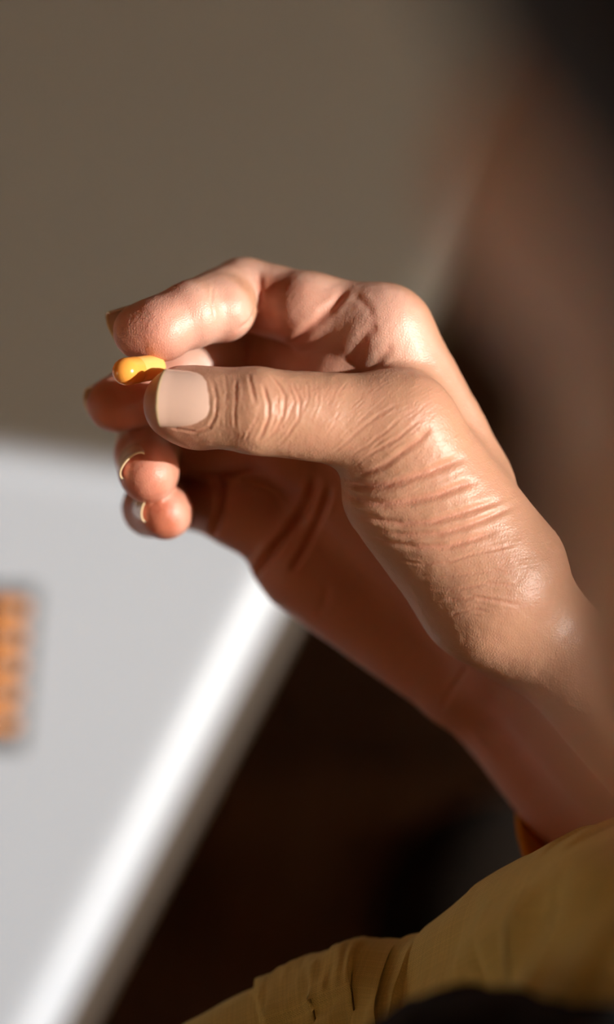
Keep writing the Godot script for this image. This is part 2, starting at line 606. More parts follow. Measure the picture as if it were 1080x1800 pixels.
func build_hand_mesh() -> Array:
	hand_prims()
	hand_creases()
	var al := all_list()
	# fine lines scattered along the flow of the skin
	var poly := PackedVector2Array([Vector2(540, 668), Vector2(690, 668), Vector2(760, 690), Vector2(850, 760), Vector2(930, 850), Vector2(985, 980), Vector2(960, 1060), Vector2(840, 1080), Vector2(760, 1040), Vector2(660, 930), Vector2(620, 840), Vector2(560, 800)])
	var count := 0
	while count < 1000:
		var p := Vector2(rng.randf_range(540, 990), rng.randf_range(660, 1085))
		if not in_poly(p, poly): continue
		count += 1
		var len := rng.randf_range(14, 48)
		var pts := []
		var ph := rng.randf() * 6.0
		for k in 5:
			var a := deg_to_rad(line_angle(p.x, p.y) + 9.0 * sin(ph + k))
			pts.append(p)
			p += Vector2(cos(a), -sin(a)) * len / 4.0
		crease(pts, rng.randf_range(0.24, 0.36), rng.randf_range(0.03, 0.115) * (1.0 if pts[0].y < 800 else 0.75))
	for k in 130:   # knuckle and nail end of the thumb
		var p2 := Vector2(rng.randf_range(380, 560), rng.randf_range(655, 790))
		var pts2 := []
		var bow := rng.randf_range(-4, 10)
		for j in 4:
			pts2.append(p2 + Vector2(bow * sin(j * 1.0), j * rng.randf_range(5, 9)))
		crease(pts2, rng.randf_range(0.24, 0.34), rng.randf_range(0.05, 0.16))
	var t0 := Time.get_ticks_msec()
	var r := nets(Vector3(-58, -100, -66), Vector3(82, 66, 42), 0.7)
	var v: PackedVector3Array = r[0]
	var tri: PackedInt32Array = r[1]
	v = smooth(v, tri, 0.5, 2)
	# finer triangles where the picture looks closest
	var keep := PackedByteArray()
	keep.resize(v.size())
	var nn := normals_of(v, tri)
	var eye := Vector3(0, 0, FD)
	for i in v.size():
		keep[i] = int(nn[i].dot((eye - v[i]).normalized()) > -0.15 and v[i].y > -58.0)
	r = subdivide(v, tri, keep)
	v = r[0]
	tri = r[1]
	v = smooth(v, tri, 0.4, 1)
	nn = normals_of(v, tri)
	# creases onto the surface
	var hash := {}
	var cell := 2.6
	for ci in creases.size():
		var pts: Array = creases[ci][0]
		var last := Vector3(1e6, 0, 0)
		var total := 0.0
		for k in pts.size() - 1:
			total += pts[k].distance_to(pts[k + 1])
		var run := 0.0
		for k in pts.size() - 1:
			var a: Vector2 = pts[k]
			var b: Vector2 = pts[k + 1]
			var steps := maxi(1, int(a.distance_to(b) / 4.0))
			for s in steps:
				var q := a.lerp(b, float(s) / steps)
				var m := march(q.x, q.y, al)
				if m.x > 1e5: continue
				if last.x < 1e5 and last.distance_to(m) > 4.0:
					last = m
					continue
				last = m
				var f := (run + a.distance_to(q)) / total
				var fade := smoothstep(0.0, 0.18, f) * smoothstep(0.0, 0.18, 1.0 - f)
				var key := Vector3i((m / cell).floor())
				for dx in [-1, 0, 1]:
					for dy in [-1, 0, 1]:
						for dz in [-1, 0, 1]:
							var kk := key + Vector3i(dx, dy, dz)
							if not hash.has(kk): hash[kk] = []
							hash[kk].append([ci, m, fade])
			run += a.distance_to(b)
	var col := PackedColorArray()
	col.resize(v.size())
	var shift := PackedFloat32Array()
	shift.resize(v.size())
	for i in v.size():
		var p := v[i]
		var dd := 0.0
		var red := 0.0
		var key := Vector3i((p / cell).floor())
		if hash.has(key):
			var cur := -1
			var best := 1e9
			var bf := 0.0
			var lst: Array = hash[key]
			for n in lst.size() + 1:
				var ci: int = lst[n][0] if n < lst.size() else -2
				if ci != cur:
					if cur >= 0:
						var w: float = creases[cur][1]
						var dep: float = creases[cur][2]
						var lip: float = creases[cur][3]
						var x := best / w
						var e := exp(-x * x)
						dd -= dep * bf * (e - lip * exp(-(x - 2.0) * (x - 2.0)))
						red += dep * bf * e
					cur = ci
					best = 1e9
				if n < lst.size():
					var ds: float = p.distance_to(lst[n][1])
					if ds < best:
						best = ds
						bf = lst[n][2]
		dd += 0.04 * nz.get_noise_3dv(p * 9.0) + 0.25 * nz.get_noise_3dv(p * 1.6)
		shift[i] = dd
		var tipr := 0.0
		for t in tips:
			tipr = maxf(tipr, 1.0 - p.distance_to(t) / 16.0)
		tipr = clampf(tipr, 0.0, 1.0)
		var mot := nz.get_noise_3dv(p * 2.2 + Vector3(50, 0, 0)) * 0.07 + nz.get_noise_3dv(p * 7.0) * 0.05
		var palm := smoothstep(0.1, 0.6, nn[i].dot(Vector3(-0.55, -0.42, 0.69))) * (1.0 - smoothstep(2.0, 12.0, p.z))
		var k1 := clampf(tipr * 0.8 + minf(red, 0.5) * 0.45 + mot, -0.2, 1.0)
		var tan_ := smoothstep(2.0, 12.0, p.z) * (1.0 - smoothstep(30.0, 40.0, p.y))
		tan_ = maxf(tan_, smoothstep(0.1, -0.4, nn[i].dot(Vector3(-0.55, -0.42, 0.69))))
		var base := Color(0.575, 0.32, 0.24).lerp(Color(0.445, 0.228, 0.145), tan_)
		base = base.lerp(Color(0.43, 0.14, 0.08), palm * 0.9)  # palm side: rosy skin, darkened further with shade painted into the colour
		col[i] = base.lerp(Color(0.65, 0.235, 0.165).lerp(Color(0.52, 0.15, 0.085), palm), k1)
	for i in v.size():
		v[i] += nn[i] * shift[i]
	return [v, tri, col]

# a fingernail laid on the finger: a to b along the bone, up = out of the nail
func nail(called: String, a: Vector3, b: Vector3, up: Vector3, s0: float, s1: float, half_deg: float, mtl: Material, own: int, round_free := 0.25) -> void:
	var al := PackedInt32Array()
	for i in pg.size():
		if pg[i] >> 1 == own: al.append(i)
	al = sort_list(al)
	var y := (b - a).normalized()
	var z := (up - y * up.dot(y)).normalized()
	var x := y.cross(z)
	var R := 28
	var C := 25
	var top := PackedVector3Array()
	var uvs := PackedVector2Array()
	for layer in 2:
		for r in R:
			var v := float(r) / (R - 1)
			for c in C:
				var u := float(c) / (C - 1) * 2.0 - 1.0
				# free edge slightly bowed, the root rounded
				var bow := round_free * (s1 - s0) * 0.25 * u * u
				var root := (s1 - s0) * 0.30 * pow(absf(u), 2.5)
				var s := lerpf(s0 + root, s1 - bow, v)
				var wid := half_deg * (1.0 - 0.12 * pow(1.0 - v, 2.0))
				var t := deg_to_rad(wid * u)
				var dir := z * cos(t) + x * sin(t)
				var o := a + y * minf(s, (b - a).length() + 1.0)
				var p := o
				for k in 24:
					var d := sd(p, al)
					if d > -0.02: break
					p -= dir * minf(d, -0.02)
				var rr := (p - o).dot(dir)
				var lift := 0.45 + 0.2 * v - 0.75 * pow(absf(u), 6.0) - 1.1 * pow(1.0 - v, 4.0)
				p = o + dir * (rr + lift - layer * 0.4) + y * (s - minf(s, (b - a).length() + 1.0))
				top.append(p)
				uvs.append(Vector2(u * 0.5 + 0.5, v))
	var tri := PackedInt32Array()
	var N := R * C
	for r in R - 1:
		for c in C - 1:
			var i := r * C + c
			tri.append_array([i, i + 1, i + C, i + 1, i + C + 1, i + C])
			tri.append_array([N + i, N + i + C, N + i + 1, N + i + 1, N + i + C, N + i + C + 1])
	var ring := []
	for c in C: ring.append(c)
	for r in range(1, R): ring.append(r * C + C - 1)
	for c in range(C - 2, -1, -1): ring.append((R - 1) * C + c)
	for r in range(R - 2, 0, -1): ring.append(r * C)
	for k in ring.size():
		var i: int = ring[k]
		var j: int = ring[(k + 1) % ring.size()]
		tri.append_array([i, N + i, j, j, N + i, N + j])
	# outward check
	var f := (top[tri[1]] - top[tri[0]]).cross(top[tri[2]] - top[tri[0]])
	var mid := (R / 2) * C + C / 2
	f = (top[mid + 1] - top[mid]).cross(top[mid + C] - top[mid])
	if f.dot(z) < 0.0:
		for k in range(0, tri.size(), 3):
			var q := tri[k + 1]
			tri[k + 1] = tri[k + 2]
			tri[k + 2] = q
	var wv := PackedVector3Array()
	for p in top: wv.append(W(p) - pbase)
	put(called, amesh(wv, normals_of(wv, tri), tri, PackedColorArray(), uvs), mtl, person)

func nail_mat() -> StandardMaterial3D:
	var im := Image.create(64, 128, false, Image.FORMAT_RGB8)
	for y in 128:
		var v := y / 127.0
		for x in 64:
			var u := absf(x / 63.0 * 2.0 - 1.0)
			var c := Color(0.87, 0.71, 0.64)
			var moon := smoothstep(0.2, 0.1, v + u * u * 0.14)
			c = c.lerp(Color(0.91, 0.82, 0.77), moon * 0.8)
			c = c.lerp(Color(0.88, 0.76, 0.60), smoothstep(0.945, 0.965, v))
			im.set_pixel(x, y, c)
	var m := mat(Color.WHITE, 0.2, 0.7)
	m.albedo_texture = ImageTexture.create_from_image(im)
	m.texture_repeat = false
	m.subsurf_scatter_enabled = true
	m.subsurf_scatter_strength = 0.08
	return m

# ------------------------------------------------------------------ build
func _ready() -> void:
	rng.seed = 7
	nz.seed = 3
	nz.frequency = 0.05
	nz.fractal_octaves = 3
	var th := deg_to_rad(PITCH)
	hb = Basis(Vector3(1, 0, 0), Vector3(0, cos(th), -sin(th)), Vector3(0, sin(th), cos(th)))
	sun_dir = (hb * Vector3(0.832, 0.025, 0.555)).normalized()
	# camera, sky, sun, exposure
	var cam := Camera3D.new()
	cam.name = "camera"
	add_child(cam)
	cam.transform = Transform3D(hb, HC + hb.z * FD * 0.001)
	var att := CameraAttributesPhysical.new()
	att.frustum_focal_length = 45.0
	att.frustum_focus_distance = 0.432
	att.frustum_near = 0.02
	att.frustum_far = 20.0
	att.exposure_aperture = 45.0 / 19.5
	cam.attributes = att
	cam.fov = rad_to_deg(2.0 * atan(120.0 / 450.0))
	cam.near = 0.02
	cam.far = 20.0
	cam.current = true
	var we := WorldEnvironment.new()
	we.name = "environment"
	var env := Environment.new()
	env.background_mode = Environment.BG_COLOR
	env.background_color = Color(1.0, 0.905, 0.77)
	env.background_energy_multiplier = 7.2
	env.tonemap_mode = Environment.TONE_MAPPER_LINEAR
	env.tonemap_exposure = 1.0
	env.sdfgi_enabled = true
	env.ssao_enabled = true
	env.ssil_enabled = true
	we.environment = env
	add_child(we)
	var sun := DirectionalLight3D.new()
	sun.name = "sun"
	sun.light_color = Color(1.0, 0.985, 0.96)
	sun.light_energy = 2.6
	sun.light_angular_distance = 0.5
	sun.shadow_enabled = true
	sun.look_at_from_position(Vector3.ZERO, -sun_dir)
	add_child(sun)
	room()
	table()
	build_person()
	stool()
	pill()
	blister()

func room() -> void:
	var plaster := mat(Color(0.76, 0.66, 0.53), 0.9, 0.3)
	plaster.heightmap_enabled = true
	plaster.heightmap_texture = noise_tex(FastNoiseLite.TYPE_SIMPLEX, 0.03, 256, 5)
	plaster.heightmap_scale = 0.1
	plaster.uv1_triplanar = true
	plaster.uv1_world_triplanar = true
	var x0 := -1.9
	var x1 := 1.3
	var z0 := -1.9
	var z1 := 1.7
	var H := 2.6
	var t := 0.12
	var xm := (x0 + x1) / 2
	var zm := (z0 + z1) / 2
	struct("ceiling", box(Vector3(x1 - x0 + 2 * t, t, z1 - z0 + 2 * t), Vector3(xm, H + t / 2, zm)), plaster, "plain plastered ceiling over the room", "ceiling")
	var l0 := 0.35
	var l1 := 0.80
	var ls := 1.15
	var lh := 1.72
	var sl := SurfaceTool.new()
	sl.begin(Mesh.PRIMITIVE_TRIANGLES)
	add_box(sl, Vector3(t, H, l0 - z0), Vector3(x0 - t / 2, H / 2, (l0 + z0) / 2), 0.004)
	add_box(sl, Vector3(t, H, z1 - l1), Vector3(x0 - t / 2, H / 2, (l1 + z1) / 2), 0.004)
	add_box(sl, Vector3(t, ls, l1 - l0), Vector3(x0 - t / 2, ls / 2, (l0 + l1) / 2), 0.004)
	add_box(sl, Vector3(t, H - lh, l1 - l0), Vector3(x0 - t / 2, (H + lh) / 2, (l0 + l1) / 2), 0.004)
	sl.generate_normals()
	struct("wall_left", sl.commit(), plaster, "plain plastered wall with the smaller window, beyond the blister pack", "wall")
	struct("wall_back", box(Vector3(x1 - x0 + 2 * t, H, t), Vector3(xm, H / 2, z0 - t / 2)), plaster, "plain plastered wall at the far end of the table", "wall")
	struct("wall_front", box(Vector3(x1 - x0 + 2 * t, H, t), Vector3(xm, H / 2, z1 + t / 2)), plaster, "plain plastered wall behind the person", "wall")
	# window wall: the far jamb throws the edge of the sun patch across the table
	var edge := table_hit(110, 806)
	var jz := edge.z + (x1 - edge.x) / sun_dir.x * sun_dir.z
	var wz1 := 1.3
	var sill := 1.3
	var head := 2.35
	var st := SurfaceTool.new()
	st.begin(Mesh.PRIMITIVE_TRIANGLES)
	add_box(st, Vector3(t, H, jz - z0), Vector3(x1 + t / 2, H / 2, (jz + z0) / 2), 0.001)
	add_box(st, Vector3(t, H, z1 - wz1), Vector3(x1 + t / 2, H / 2, (wz1 + z1) / 2), 0.004)
	add_box(st, Vector3(t, sill, wz1 - jz), Vector3(x1 + t / 2, sill / 2, (jz + wz1) / 2), 0.004)
	add_box(st, Vector3(t, H - head, wz1 - jz), Vector3(x1 + t / 2, (H + head) / 2, (jz + wz1) / 2), 0.004)
	st.generate_normals()
	struct("wall_right", st.commit(), plaster, "plain plastered wall with the window opening", "wall")
	make_window("window_1", "white framed window on the sunny side, letting the sun in from the right", Vector3(x1 + t / 2, sill, (jz + wz1) / 2), wz1 - jz, head - sill, 1.0)
	make_window("window_2", "smaller white framed window beyond the table, without sun", Vector3(x0 - t / 2, ls, (l0 + l1) / 2), l1 - l0, lh - ls, -1.0)
	# floor of dark boards
	var g := Gradient.new()
	g.set_color(0, Color(0.26, 0.165, 0.105))
	g.set_color(1, Color(0.46, 0.31, 0.21))
	var wood := mat(Color.WHITE, 0.55, 0.4)
	wood.albedo_texture = noise_tex(FastNoiseLite.TYPE_SIMPLEX, 0.02, 512, 9, 4, g)
	wood.uv1_triplanar = true
	wood.uv1_scale = Vector3(5.0, 5.0, 0.7)
	var sub := struct("floor", box(Vector3(x1 - x0 + 2 * t, 0.1, z1 - z0 + 2 * t), Vector3(xm, -0.065, zm)), mat(Color(0.06, 0.04, 0.03), 0.8), "dark brown wooden board floor under the table", "floor")
	var bw := 0.14
	var nb := int((x1 - x0) / bw)
	var bm := []
	for k in 3:
		var m2: StandardMaterial3D = wood.duplicate()
		m2.albedo_color = [Color(1, 1, 1), Color(0.85, 0.83, 0.82), Color(0.72, 0.7, 0.7)][k]
		bm.append(m2)
	var bmesh := box(Vector3(bw - 0.003, 0.02, (z1 - z0) / 2 - 0.004), Vector3.ZERO, 0.0015)
	for i in nb:
		for k in 2:
			var o := put("floorboard", bmesh, bm[rng.randi() % 3], sub)
			o.position = Vector3(x0 + (i + 0.5) * bw, -0.01, z0 + (k + 0.5) * (z1 - z0) / 2)

func make_window(called: String, label: String, at: Vector3, ww: float, wh: float, side: float) -> void:
	var white := mat(Color(0.85, 0.84, 0.8), 0.5)
	var win := thing(called, label, "window", at, "structure")
	var x := 0.02 * side
	put("frame", box(Vector3(0.05, wh, 0.04), Vector3(x, wh / 2, ww / 2 - 0.02)), white, win)
	put("frame", box(Vector3(0.05, wh, 0.012), Vector3(0.034 * side, wh / 2, -ww / 2 + 0.006), 0.002), white, win)
	put("frame", box(Vector3(0.05, 0.04, ww), Vector3(x, 0.02, 0)), white, win)
	put("frame", box(Vector3(0.05, 0.04, ww), Vector3(x, wh - 0.02, 0)), white, win)
	var glass := mat(Color(1, 1, 1, 0.06), 0.02)
	glass.transparency = BaseMaterial3D.TRANSPARENCY_ALPHA
	put("pane", box(Vector3(0.005, wh - 0.08, ww - 0.05), Vector3(x, wh / 2, 0), 0.001), glass, win)

func table_hit(px: float, py: float) -> Vector3:
	var c := HC + hb.z * FD * 0.001
	var d := hb * Vector3((px - 540.0) / PX / FD, (900.0 - py) / PX / FD, -1.0)
	return c + d * ((0.75 - c.y) / d.y)

func table() -> void:
	# the table top's long edge passes through two measured points of the photo
	var e0 := table_hit(442, 1085)
	var e1 := table_hit(50, 1830)
	var dir := (e1 - e0).normalized()
	var inw := dir.cross(Vector3.UP).normalized()     # towards the table's inside
	if inw.x > 0: inw = -inw
	var far := e0 - dir * 0.95
	var near := e0 + dir * 0.75
	var wid := 0.85
	var root := thing("table", "white topped table with a bright rounded edge under the hand", "table", Vector3(((far + near) / 2 + inw * wid / 2).x, 0, ((far + near) / 2 + inw * wid / 2).z))
	var white := mat(Color(0.665, 0.685, 0.72), 0.42, 0.5)
	white.heightmap_enabled = true
	white.heightmap_texture = noise_tex(FastNoiseLite.TYPE_SIMPLEX, 0.05, 256, 21)
	white.heightmap_scale = 0.01
	white.uv1_triplanar = true
	white.uv1_scale = Vector3(6, 6, 6)
	# cross-section of the edge: offsets outwards and heights; the same all round
	var prof := [Vector2(-0.012, 0.0), Vector2(-0.006, -0.0008), Vector2(-0.001, -0.003), Vector2(0.003, -0.0065), Vector2(0.006, -0.011), Vector2(0.0068, -0.0145), Vector2(0.005, -0.0165), Vector2(-0.004, -0.019), Vector2(-0.035, -0.030), Vector2(-0.06, -0.032)]
	var rc := 0.02
	var ring := []     # rounded rectangle: positions and outward directions
	var corners := [[far, -dir, -inw], [near, -inw, dir], [near + inw * wid, dir, inw], [far + inw * wid, inw, -dir]]
	for q in corners:
		var c: Vector3 = q[0]
		var o1: Vector3 = q[1]
		var o2: Vector3 = q[2]
		var cc := c - (o1 + o2) * rc
		for k in 9:
			var t := k / 8.0 * PI / 2
			var o := o1 * cos(t) + o2 * sin(t)
			ring.append([cc + o * rc, o])
	put("tabletop", ring_slab(ring, prof, (far + near) / 2 + inw * wid / 2, root.position), white, root)
	# brown core under the white top, standing out a little below the rounded edge
	var core := mat(Color(0.27, 0.22, 0.17), 0.6)
	var band := [Vector2(-0.02, -0.0185), Vector2(0.011, -0.0185), Vector2(0.014, -0.0195), Vector2(0.0155, -0.022), Vector2(0.0155, -0.030), Vector2(0.0145, -0.0325), Vector2(0.012, -0.0335), Vector2(-0.03, -0.0335)]
	put("edge_band", ring_slab(ring, band, (far + near) / 2 + inw * wid / 2, root.position), core, root)
	var legm := mat(Color(0.80, 0.80, 0.79), 0.5)
	for a in [0.2, 1.0 - 0.2]:
		for b in [0.25, 0.85]:
			var c: Vector3 = far.lerp(near, a) + inw * wid * b
			var o := put("leg", lathe([Vector2(0.0, 0.0), Vector2(0.014, 0.0), Vector2(0.016, 0.004), Vector2(0.024, 0.715), Vector2(0.024, 0.7195), Vector2(0.0, 0.72)], Vector3.ZERO, Vector3.UP, 24), legm, root)
			o.position = Vector3(c.x, 0, c.z) - root.position

func ring_slab(ring: Array, prof: Array, mid: Vector3, base: Vector3) -> ArrayMesh:
	var pts := PackedVector3Array()
	var tri := PackedInt32Array()
	var n := ring.size()
	var nr := prof.size()
	for r in nr:
		for q in ring:
			var p: Vector3 = q[0] + q[1] * prof[r].x
			p.y = 0.75 + prof[r].y
			pts.append(p - base)
	var ctop := pts.size()
	pts.append(Vector3(mid.x, 0.75 + prof[0].y, mid.z) - base)
	pts.append(Vector3(mid.x, 0.75 + prof[nr - 1].y, mid.z) - base)
	for r in nr - 1:
		for k in n:
			var k2 := (k + 1) % n
			tri.append_array([r * n + k, r * n + k2, (r + 1) * n + k, r * n + k2, (r + 1) * n + k2, (r + 1) * n + k])
	for k in n:
		var k2 := (k + 1) % n
		tri.append_array([ctop, k2, k, ctop + 1, (nr - 1) * n + k, (nr - 1) * n + k2])
	var nn := normals_of(pts, tri)
	if nn[ctop].y < 0:
		for k in range(0, tri.size(), 3):
			var q2 := tri[k + 1]
			tri[k + 1] = tri[k + 2]
			tri[k + 2] = q2
		nn = normals_of(pts, tri)
	return amesh(pts, nn, tri)

func skin_mat() -> StandardMaterial3D:
	var m := mat(Color.WHITE, 0.45, 0.48)
	m.vertex_color_use_as_albedo = true
	m.subsurf_scatter_enabled = true
	m.subsurf_scatter_strength = 0.2
	m.heightmap_enabled = true
	m.heightmap_texture = noise_tex(FastNoiseLite.TYPE_CELLULAR, 0.06, 512, 4)
	m.heightmap_scale = 0.008
	m.uv1_triplanar = true
	m.uv1_scale = Vector3(55, 55, 55)
	return m

func build_person() -> void:
	person = thing("person", "person with dark hair in an olive shirt holding a yellow capsule between thumb and forefinger", "person", pbase)
	var skin := skin_mat()
	var r := build_hand_mesh()
	var v: PackedVector3Array = r[0]
	var tri: PackedInt32Array = r[1]
	var col: PackedColorArray = r[2]
	for i in v.size():
		v[i] = W(v[i]) - pbase
	# nails while the hand's prims are loaded
	var nm := nail_mat()
	nail("thumbnail", J(450, 722, 24), J(318, 711, 22), Vector3(0.04, 0.17, 0.98), 6.6, 21.0, 53, nm, 5)
	nail("fingernail", J(337, 553, 8), J(250, 583, 10), Vector3(-0.3, 0.72, -0.75), 6.0, 18.6, 46, nm, 1)
	nail("fingernail", J(305, 655, -15), J(203, 710, -6), Vector3(-0.55, 0.3, -0.75), 8.0, 22.0, 46, nm, 2)
	nail("fingernail", J(256, 802, -13), J(258, 834, 2), Vector3(-0.72, 0.68, 0.1), 8.5, 20.4, 42, nm, 3)
	nail("fingernail", J(266, 893, -20), J(290, 902, -4), Vector3(-0.85, 0.52, 0.2), 5.0, 20.6, 50, nm, 4)
	# the rest of the body, coarser, in millimetres from the person's base
	clear_prims()
	kpalm = 30.0
	var fa0 := lm(W(J(1240, 1510, -14)))
	cap(fa0, lm(elbow_r), 20, 34)
	cap(lm(elbow_r), lm(shoulder_r), 34, 44)
	cap(lm(rel(0.165, 0.10, 0.29)), lm(rel(0.17, -0.06, 0.34)), 58, 56)
	append_part(v, tri, col, coarse(Vector3(-260, 780, -300), Vector3(260, 1300, 160), 7.0))
	place_head()
	build_head_prims()
	append_part(v, tri, col, coarse(lm(head_c) - Vector3(150, 170, 160), lm(head_c) + Vector3(170, 150, 230), 3.2))
	left_hand_prims()
	append_part(v, tri, col, left_hand())
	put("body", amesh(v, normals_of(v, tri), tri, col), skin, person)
	build_head()
	build_clothes()

func rel(x: float, y: float, z: float) -> Vector3:
	return HC + Vector3(x, y, z)

var elbow_r := rel(0.201, -0.056, 0.196)
var shoulder_r := rel(0.335, 0.085, 0.285)
var elbow_l := rel(0.03, -0.11, 0.30)
var shoulder_l := rel(0.0, 0.085, 0.31)
var head_c := Vector3.ZERO
var head_b: Basis

func lm(w: Vector3) -> Vector3:
	return (w - pbase) * 1000.0

func hd(f: float, u: float, l: float) -> Vector3:      # head space (forward, up, left) in mm to body mm
	return lm(head_c) + head_b * Vector3(f, u, l)

func place_head() -> void:
	head_c = W(Vector3(98.5, 12, 300))
	var f := (hb * Vector3(-0.5, -0.15, -0.85)).normalized()
	var u := (hb * Vector3(-0.24, 0.94, -0.2)).normalized()
	u = (u - f * u.dot(f)).normalized()
	head_b = Basis(f, u, u.cross(f))

func build_head_prims() -> void:
	clear_prims()
	kpalm = 22.0
	place_head()
	cap(hd(-18, 28, -8), hd(-18, 28, 8), 76, 76)
	cap(hd(28, 30, 0), hd(34, -40, 0), 58, 44)
	cap(hd(30, -48, 0), hd(62, -86, 0), 36, 17)
	for s in [-1.0, 1.0]:
		cap(hd(-6, -40, 50 * s), hd(56, -84, 12 * s), 17, 15)
		cap(hd(60, -14, 34 * s), hd(40, -8, 52 * s), 18, 15)
		cap(hd(78, 32, 8 * s), hd(66, 34, 42 * s), 9, 9)
		cap(hd(-12, 8, 74 * s), hd(-16, -22, 72 * s), 9, 6)
		cap(hd(-18, 18, 76 * s), hd(-20, 2, 79 * s), 6, 6)
		cap(hd(92, -22, 9 * s), hd(86, -22, 12 * s), 6, 6)
		cap(hd(86, -44, 3 * s), hd(78, -46, 22 * s), 5.5, 3.5)
		cap(hd(84, -54, 3 * s), hd(77, -53, 19 * s), 6, 4)
	cap(hd(84, 28, 0), hd(102, -16, 0), 6, 8.5)
	cap(hd(-22, -55, 0), lm(rel(0.16, 0.14, 0.235)), 50, 54)
	cap(lm(rel(0.16, 0.14, 0.235)), lm(rel(0.165, 0.06, 0.29)), 54, 66)

func left_hand_prims() -> void:
	# the left hand rests palm down beyond the frame's lower edge; its own small space
	clear_prims()
	kpalm = 7.0
	for k in 4:
		var x := -27.0 + k * 18.0
		cap(Vector3(x, 0, 0), Vector3(x * 0.6, -78, 0), 9.0, 12.0)
		var p := [Vector3(x, 0, 0), Vector3(x * 1.05, 36 - absf(k - 1.4) * 3, -4), Vector3(x * 1.05, 56 - absf(k - 1.4) * 5, -16), Vector3(x * 1.03, 66 - absf(k - 1.4) * 6, -32)]
		cap(p[0], p[1], 9.0, 8.0, 2 * (k + 1))
		cap(p[1], p[2], 7.8, 7.2, 2 * (k + 1) + 1)
		cap(p[2], p[3], 7.2, 6.2, 2 * (k + 1) + 1)
	cap(Vector3(20, -66, -4), Vector3(44, -32, -12), 14, 11)
	cap(Vector3(44, -32, -12), Vector3(50, -2, -18), 10.5, 9.5, 10)
	cap(Vector3(50, -2, -18), Vector3(46, 24, -22), 9.5, 8.0, 11)
	cap(Vector3(0, -70, 0), Vector3(0, -150, 0), 22, 24)

func left_hand() -> Array:
	var r := nets(Vector3(-60, -130, -55), Vector3(70, 90, 35), 1.6)
	var v: PackedVector3Array = r[0]
	var tri: PackedInt32Array = r[1]
	v = smooth(v, tri, 0.5, 2)
	var wrist := W(J(60, 2030, -4))
	var y := (W(J(60, 2030, -4)) - W(J(460, 1960, 0))).normalized()
	var x := -(y.cross(Vector3.UP).normalized())
	var z := x.cross(y)
	var b := Basis(x, y, z)
	for i in v.size():
		v[i] = b * ((v[i] + Vector3(0, 92, 0)) * 0.001) + wrist - pbase
	if b.determinant() < 0.0:
		for k in range(0, tri.size(), 3):
			var q := tri[k + 1]
			tri[k + 1] = tri[k + 2]
			tri[k + 2] = q
	return [v, tri]

func coarse(lo: Vector3, hi: Vector3, h: float) -> Array:
	var r := nets(lo, hi, h)
	var v: PackedVector3Array = smooth(r[0], r[1], 0.4, 2)
	for i in v.size():
		v[i] *= 0.001
	return [v, r[1]]

func append_part(v: PackedVector3Array, tri: PackedInt32Array, col: PackedColorArray, part: Array) -> void:
	var o := v.size()
	v.append_array(part[0])
	for i in part[0].size():
		col.append(Color(0.56, 0.315, 0.20))
	for i in part[1]:
		tri.append(i + o)

func build_head() -> void:
	var white := mat(Color(0.9, 0.88, 0.85), 0.15)
	var iris := mat(Color(0.16, 0.09, 0.05), 0.1)
	var hairm := mat(Color(0.10, 0.065, 0.045), 0.55, 0.25)
	hairm.heightmap_enabled = true
	hairm.heightmap_texture = noise_tex(FastNoiseLite.TYPE_SIMPLEX, 0.05, 256, 31)
	hairm.heightmap_scale = 0.1
	hairm.uv1_triplanar = true
	hairm.uv1_scale = Vector3(30, 4, 30)
	for s in [-1.0, 1.0]:
		var e := put("eye", lathe(sphere_profile(0.0115), Vector3.ZERO, Vector3.UP, 24), white, person)
		e.position = hd(69, 12, 31 * s) * 0.001
		var ir := put("iris", lathe(sphere_profile(0.0056), Vector3.ZERO, Vector3.UP, 20), iris, e)
		ir.position = head_b * Vector3(6.8, -1.5, 0) * 0.001
		var brow := PackedVector3Array()
		clear_prims()
		kpalm = 3.0
		cap(hd(85, 34, 14 * s), hd(80, 40, 30 * s), 2.6, 2.8)
		cap(hd(80, 40, 30 * s), hd(66, 37, 46 * s), 2.8, 1.4)
		var c := hd(78, 36, 30 * s)
		var r := coarse(c - Vector3(32, 24, 30), c + Vector3(32, 24, 30), 1.5)
		put("eyebrow", amesh(r[0], normals_of(r[0], r[1]), r[1]), hairm, person)
	# hair: combed back over the crown and ears to the nape
	clear_prims()
	kpalm = 18.0
	cap(hd(-26, 36, -10), hd(-26, 36, 10), 82, 82)
	cap(hd(-40, 20, 0), hd(-62, -40, 0), 74, 46)
	for s in [-1.0, 1.0]:
		cap(hd(10, 62, 30 * s), hd(-26, 6, 66 * s), 42, 26)
		cap(hd(50, 76, 8 * s), hd(30, 50, 56 * s), 18, 16)
		cap(hd(16, 62, 54 * s), hd(-8, 4, 70 * s), 18, 15)
	cap(hd(-104, 10, 0), hd(-116, 6, 0), 34, 30)
	var hc := lm(head_c)
	var h := coarse(hc - Vector3(190, 170, 160), hc + Vector3(190, 190, 190), 4.0)
	put("hair", amesh(h[0], normals_of(h[0], h[1]), h[1]), hairm, person)

func sphere_profile(r: float) -> Array:
	var out := []
	for k in 17:
		var t := PI * k / 16.0
		out.append(Vector2(r * sin(t), -r * cos(t)))
	return out

func cloth_mat(c: Color) -> StandardMaterial3D:
	var m := mat(c, 0.95, 0.25)
	m.albedo_texture = weave_tex(256, 8, true)
	m.heightmap_enabled = true
	m.heightmap_texture = weave_tex(256, 8, false)
	m.heightmap_scale = 0.008
	m.rim_enabled = true
	m.rim = 0.3
	m.rim_tint = 0.7
	return m

